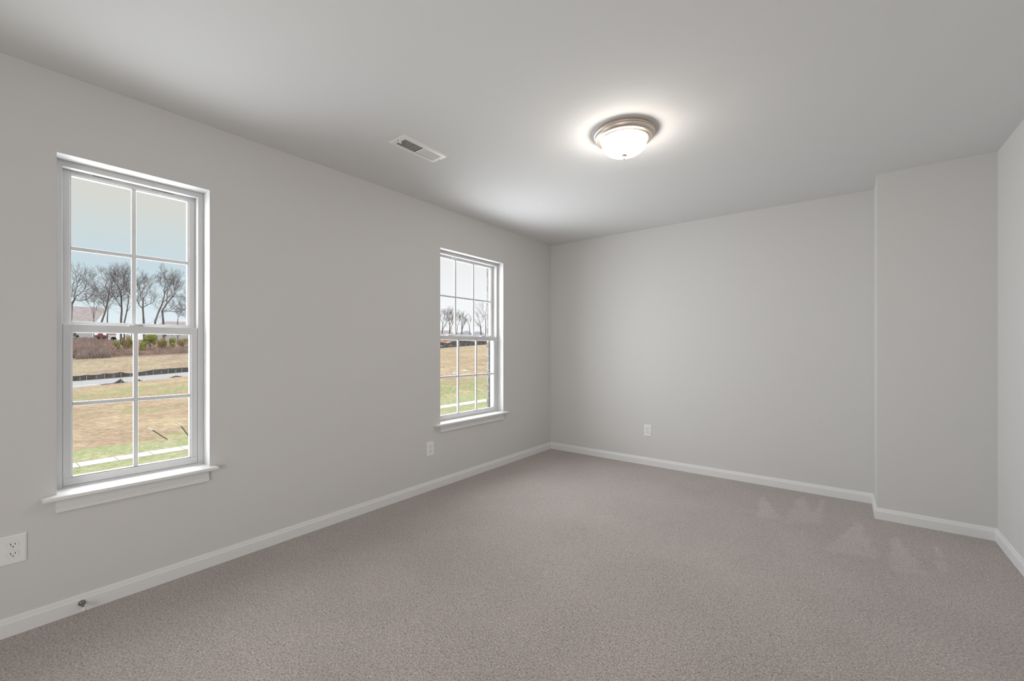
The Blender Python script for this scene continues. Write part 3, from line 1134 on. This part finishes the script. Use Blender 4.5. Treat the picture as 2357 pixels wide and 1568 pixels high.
def thicket(name, label, x0, x1, xda, xdb, n, hmin, hmax, material, seed, rad=.03, hump=0.0):
    rng = random.Random(seed)
    bm = bmesh.new()
    for _ in range(n):
        x = rng.uniform(x0, x1)
        xd = rng.uniform(xda, xdb)
        p = ground_px(x, xd)
        f = math.sin(math.pi * (x - x0) / (x1 - x0))
        h = rng.uniform(hmin, hmax) * (1 - hump + hump * f)
        d = Vector((rng.uniform(-.6, .6), rng.uniform(-.6, .6), 1)).normalized()
        q = p + d * h * .6
        e = q + (d + Vector((rng.uniform(-.8, .8), rng.uniform(-.8, .8), -.25))).normalized() * h * .5
        tube(bm, [p - Vector((0, 0, .15)), q, e], [rad, rad * .8, rad * .4], 3, False)
    return tag(obj(name, bm, material), label, 'brush', kind='stuff')


thicket('brush_thicket', 'brown brush thicket on the hill at the left of the near window', 140, 262, 99, 111, 11000, .5, 1.8, M_BRUSH, 21, .019, .1)
thicket('brush_thicket', 'grey tangled brush mound on the lower hillside', 176, 256, 97, 104, 6000, .4, 1.7, M_BRUSH2, 22, .018, .45)
thicket('brush_thicket', 'brown undergrowth below the yellow green shrubs', 258, 460, 98.5, 105, 7000, .2, .75, M_BRUSH, 23, .018)
thicket('brush_thicket', 'dark hedge line behind the field in the far window', 985, 1140, 117, 121, 2600, .7, 1.5, M_BRUSH2, 24, .05)

M_LEAF = mat('yellow_green_leaves', (.50, .53, .20), .8, var=(1.2, .22))
M_LEAF2 = mat('mustard_leaves', (.52, .45, .22), .8, var=(1.2, .22))
M_LEAF3 = mat('dark_green_leaves', (.17, .20, .12), .8, var=(1.2, .2))


def shrub(label, x, xd, y_top, halfw_px, material, seed, n=2200, leaf=.085, group='leafy shrubs on the hill'):
    rng = random.Random(seed)
    g0 = ground_px(x, xd)
    top = px(x, y_top, xd).z
    hw = (px(x + halfw_px, PPY, xd) - px(x - halfw_px, PPY, xd)).length / 2
    h = max(.6, top - g0.z)
    root = tag(empty('shrub', g0), label, 'shrub', group)
    bm = bmesh.new()
    blobs = [(Vector((rng.uniform(-.7, .7) * hw, rng.uniform(-.8, .8) * hw, rng.uniform(.25, .85) * h)), rng.uniform(.22, .5)) for _ in range(12)]
    for _ in range(n):
        c, s_ = rng.choice(blobs)
        d = Vector((rng.gauss(0, 1), rng.gauss(0, 1), rng.gauss(0, 1))).normalized() * rng.uniform(.5, 1) ** .5
        p = g0 + c + Vector((d.x * hw * s_, d.y * hw * s_, d.z * h * s_ * .6))
        p.z = max(p.z, g0.z + .1)
        u = Vector((rng.gauss(0, 1), rng.gauss(0, 1), rng.gauss(0, 1))).normalized()
        v = u.orthogonal().normalized()
        l = leaf * rng.uniform(.7, 1.3)
        bm.faces.new([bm.verts.new(p + u * l * a + v * l * b_ * .55) for a, b_ in ((-1, 0), (0, -1), (1, 0), (0, 1))])
    obj('foliage', bm, material, root)
    bm = bmesh.new()
    for k in range(9):
        c = rng.choice(blobs)[0]
        tube(bm, [g0 + Vector((rng.uniform(-.15, .15), rng.uniform(-.15, .15), -.1)), g0 + c * .6, g0 + c], [.035, .028, .015], 4, False)
    obj('stem', bm, M_TWIG, root)
    return root


shrub('small bright green shrub left of the tree trunk by the window bar', 270, 104, 781, 6, M_LEAF, 31, 1300)
shrub('mustard yellow shrub just left of the near window centre bar', 294, 105, 772, 13, M_LEAF2, 32, 2600)
shrub('bright yellow green shrub lowest right of the window bar', 328, 101.5, 786, 10, M_LEAF, 33, 2000)
shrub('large yellow green shrub in the upper right pane of the lower sash', 346, 106, 770, 18, M_LEAF, 34, 4200)
shrub('yellow green shrub with sparse leaves right of the dark trunk', 372, 104, 777, 11, M_LEAF2, 35, 1700)
shrub('bright yellow green bush below the far white house', 395, 105, 779, 9, M_LEAF, 36, 1700)
shrub('thin yellowish bush at the right edge of the near window', 421, 105, 777, 12, M_LEAF2, 37, 1100)
shrub('dark green round bush before the white house wall', 178, 126, 769.5, 4, M_LEAF3, 38, 1500, .09)

# ------------------------------------------------------------------ outdoors: houses, fence, vehicles
M_SIDING = mat('white_siding', (.62, .63, .65), .8, var=(.5, .05))
M_SHINGLE = mat('brown_grey_shingles', (.36, .315, .31), .95, var=(1.4, .14))
M_SHINGLE2 = mat('slate_grey_shingles', (.30, .30, .33), .95, var=(1.4, .14))
M_PANE = mat('dark_blue_pane', (.16, .22, .27), .2)
M_GARAGE = mat('dark_slate_door', (.13, .14, .17), .5)


def house(label, xd, xl, xr, y_ridge, y_eave, x_rl, x_rr, roof_mat, wall_mat, wins, depth=9.0, base_drop=.5):
    """hip-roofed house: wall face at xd, roof ridge from column x_rl to x_rr"""
    A, B = px(xl, PPY, xd), px(xr, PPY, xd)
    ze = px((xl + xr) / 2, y_eave, xd).z
    xm = xd + depth / 2
    zr = px((x_rl + x_rr) / 2, y_ridge, xm).z
    g0 = min(ground(xd, A.y / xd), ground(xd, B.y / xd)) - base_drop
    root = tag(empty('house', ((A.x + B.x) / 2 - depth / 2, (A.y + B.y) / 2, g0)), label, 'house')
    bm = bmesh.new()
    bx(bm, A.x - depth, A.x, A.y, B.y, g0, ze)
    obj('wall', bm, wall_mat, root)
    o = .45
    ya, yb = px(x_rl, PPY, xm).y, px(x_rr, PPY, xm).y
    bm = bmesh.new()
    e = [bm.verts.new(p) for p in ((A.x + o, A.y - o, ze), (A.x + o, B.y + o, ze), (A.x - depth - o, B.y + o, ze), (A.x - depth - o, A.y - o, ze))]
    r_ = [bm.verts.new((A.x - depth / 2, ya, zr)), bm.verts.new((A.x - depth / 2, yb, zr))]
    bm.faces.new((e[0], e[1], r_[1], r_[0])); bm.faces.new((e[2], e[3], r_[0], r_[1]))
    bm.faces.new((e[1], e[2], r_[1])); bm.faces.new((e[3], e[0], r_[0])); bm.faces.new(e[::-1])
    obj('roof', bm, roof_mat, root)
    bm = bmesh.new()
    bx(bm, A.x + o - .02, A.x + o + .06, A.y - o, B.y + o, ze - .16, ze + .06)
    obj('gutter', bm, M_WHITE, root)
    for (u0, u1, v0, v1, m_) in wins:
        p, q = px(u0, v0, xd), px(u1, v1, xd)
        bm = bmesh.new()
        bx(bm, A.x - .05, A.x + .07, p.y - .12, q.y + .12, q.z - .12, p.z + .12)
        f = obj('window_frame', bm, M_WHITE, root)
        bm = bmesh.new()
        bx(bm, A.x + .02, A.x + .09, p.y, q.y, q.z, p.z)
        obj('window_pane', bm, m_, f)
    return root


house('white sided house with a long brown hip roof behind the trees', 131, 110, 214, 705.5, 739, 100, 248, M_SHINGLE, M_SIDING,
      [(168.5, 172.5, 767, 771.5, M_PANE), (173.8, 177, 767, 771.5, M_PANE), (168.5, 174, 773, 775.5, M_PANE)], 10, .8)
house('white house with a low roof at the right edge of the near window', 140, 352, 470, 741, 758, 385, 455, M_SHINGLE, M_SIDING,
      [(376, 384, 769, 775, M_GARAGE), (395, 398, 768, 773, M_PANE), (412, 415, 768, 773, M_PANE)], 8, .8)
house('house with a brown roof at the left of the far window', 140, 1008, 1045, 761, 772, 1018, 1040, M_SHINGLE, M_SIDING, [(1020, 1023, 775, 779, M_PANE)], 8, .8)
house('small house with a slate gable roof in the middle of the far window', 138, 1066, 1085, 761.5, 771, 1075, 1078, M_SHINGLE2, M_SIDING, [(1073, 1076, 774, 779, M_PANE)], 8, .8)
house('house with a slate roof behind the forked tree in the far window', 138, 1094, 1116, 763.5, 772, 1097, 1111, M_SHINGLE2, M_SIDING, [(1100, 1103, 775, 780, M_PANE)], 8, .8)

# weathered board fence with pale posts
M_BOARD = mat('weathered_boards', (.34, .31, .30), .95, var=(1.5, .15))
root = tag(empty('board_fence', ground_px(181, 116)), 'weathered grey board fence with pale posts below the white house', 'fence')
fx = [140, 160.5, 181, 202, 222]
for a, c in zip(fx, fx[1:]):
    p, q = ground_px(a, 116), ground_px(c, 116)
    ztop = (px(a, 777.5, 116).z, px(c, 776.2, 116).z)
    bm = bmesh.new()
    vv = [(p.x, p.y, p.z - .1), (q.x, q.y, q.z - .1), (q.x, q.y, ztop[1]), (p.x, p.y, ztop[0])]
    f0 = [bm.verts.new(v) for v in vv]
    f1 = [bm.verts.new((v[0] + .04, v[1], v[2])) for v in vv]
    bm.faces.new(f0[::-1]); bm.faces.new(f1)
    for k in range(4):
        bm.faces.new((f0[k], f0[(k + 1) % 4], f1[(k + 1) % 4], f1[k]))
    obj('panel', bm, M_BOARD, root)
for a in fx:
    p = ground_px(a, 116)
    bm = bmesh.new()
    zt_ = px(a, 776.5, 116).z
    bx(bm, p.x, p.x + .12, p.y - .06, p.y + .06, p.z - .1, zt_)
    obj('post', bm, M_STAKE, root)

# vehicles glimpsed between the trunks
M_RED = mat('red_vehicle_paint', (.40, .085, .07), .5)
M_TYRE = mat('black_rubber', (.03, .03, .03), .8)


def wheels(root, cx, ys, z, r=.38):
    for y in ys:
        bm = bmesh.new()
        t_ = bmesh.new()
        lathe(t_, [(0, 0), (r, 0), (r, .24), (0, .24)], 0, 0, 18)
        merge(bm, t_, Matrix.Translation((cx, y, z + r)) @ Matrix.Rotation(R(90), 4, 'Y'))
        obj('wheel', bm, M_TYRE, root)


A, B = px(221, PPY, 124), px(246, PPY, 124)
zv = ground(124, A.y / 124) + .25
root = tag(empty('pickup_truck', (A.x, (A.y + B.y) / 2, zv)), 'red pickup truck parked beside the white house', 'truck')
bm = bmesh.new()
L_ = B.y - A.y
prism(bm, [(A.y, zv + .45), (B.y, zv + .45), (B.y, zv + 1.05), (A.y + L_ * .68, zv + 1.15), (A.y + L_ * .60, zv + 1.75), (A.y + L_ * .36, zv + 1.75), (A.y + L_ * .32, zv + 1.15), (A.y, zv + 1.10)], 0, A.x - 1.8, A.x)
obj('body', bm, M_RED, root)
bm = bmesh.new()
prism(bm, [(A.y + L_ * .36, zv + 1.2), (A.y + L_ * .63, zv + 1.2), (A.y + L_ * .58, zv + 1.65), (A.y + L_ * .38, zv + 1.65)], 0, A.x - .02, A.x + .02)
obj('side_window', bm, M_PANE, root)
wheels(root, A.x - .2, (A.y + L_ * .2, A.y + L_ * .82), zv)

A, B = px(250, PPY, 124), px(268, PPY, 124)
zv = ground(124, A.y / 124) + .2
root = tag(empty('trailer', (A.x, (A.y + B.y) / 2, zv)), 'white box trailer with a red stripe between the tree trunks', 'trailer')
bm = bmesh.new(); bx(bm, A.x - 2, A.x, A.y, B.y, zv + .5, zv + 2.3); obj('box', bm, M_WHITE, root)
bm = bmesh.new(); bx(bm, A.x - .02, A.x + .02, A.y, B.y, zv + 1.30, zv + 1.45); obj('stripe', bm, M_RED, root)
wheels(root, A.x - .2, (A.y * .4 + B.y * .6, A.y * .25 + B.y * .75), zv)

# red barricade in the far window
A, B = px(1021.5, 784.2, 96), px(1029, 788.0, 96)
g0 = ground(96, A.y / 96)
root = tag(empty('barricade', (A.x, (A.y + B.y) / 2, g0)), 'red barricade at the field edge in the far window', 'barricade')
M_REDB = mat('red_barricade', (.75, .13, .11), .6)
bm = bmesh.new(); bx(bm, A.x - .05, A.x + .05, A.y, B.y, max(B.z, g0 + .05), A.z); obj('panel', bm, M_REDB, root)
for y_ in (A.y + .1, B.y - .1):
    bm = bmesh.new(); bx(bm, A.x - .25, A.x + .25, y_ - .05, y_ + .05, g0 - .05, max(B.z, g0 + .05) + .1); obj('leg', bm, M_STAKE, root)

# pale stones in the straw of the far window
M_STONE = mat('pale_stone', (.70, .70, .70), .9)
for k, (x, xd, s_, lab) in enumerate(((1046.5, 37.0, .22, 'pale stone in the straw left of the others'), (1070.5, 37.5, .30, 'largest pale stone in the straw, in the middle'),
                                      (1114.5, 41.5, .16, 'small pale stone in the straw at the right'))):
    p = ground_px(x, xd)
    bm = bmesh.new()
    bmesh.ops.create_icosphere(bm, subdivisions=2, radius=1)
    for v in bm.verts:
        v.co *= 1 + .25 * mnoise.noise(v.co * 1.3 + Vector((k * 7, 0, 0)))
        v.co = Vector((v.co.x * s_, v.co.y * s_ * 1.6, v.co.z * s_ * .5)) + p + Vector((0, 0, s_ * .15))
    tag(obj('stone', bm, M_STONE, None, True, p), lab, 'stone', 'pale stones in the straw')
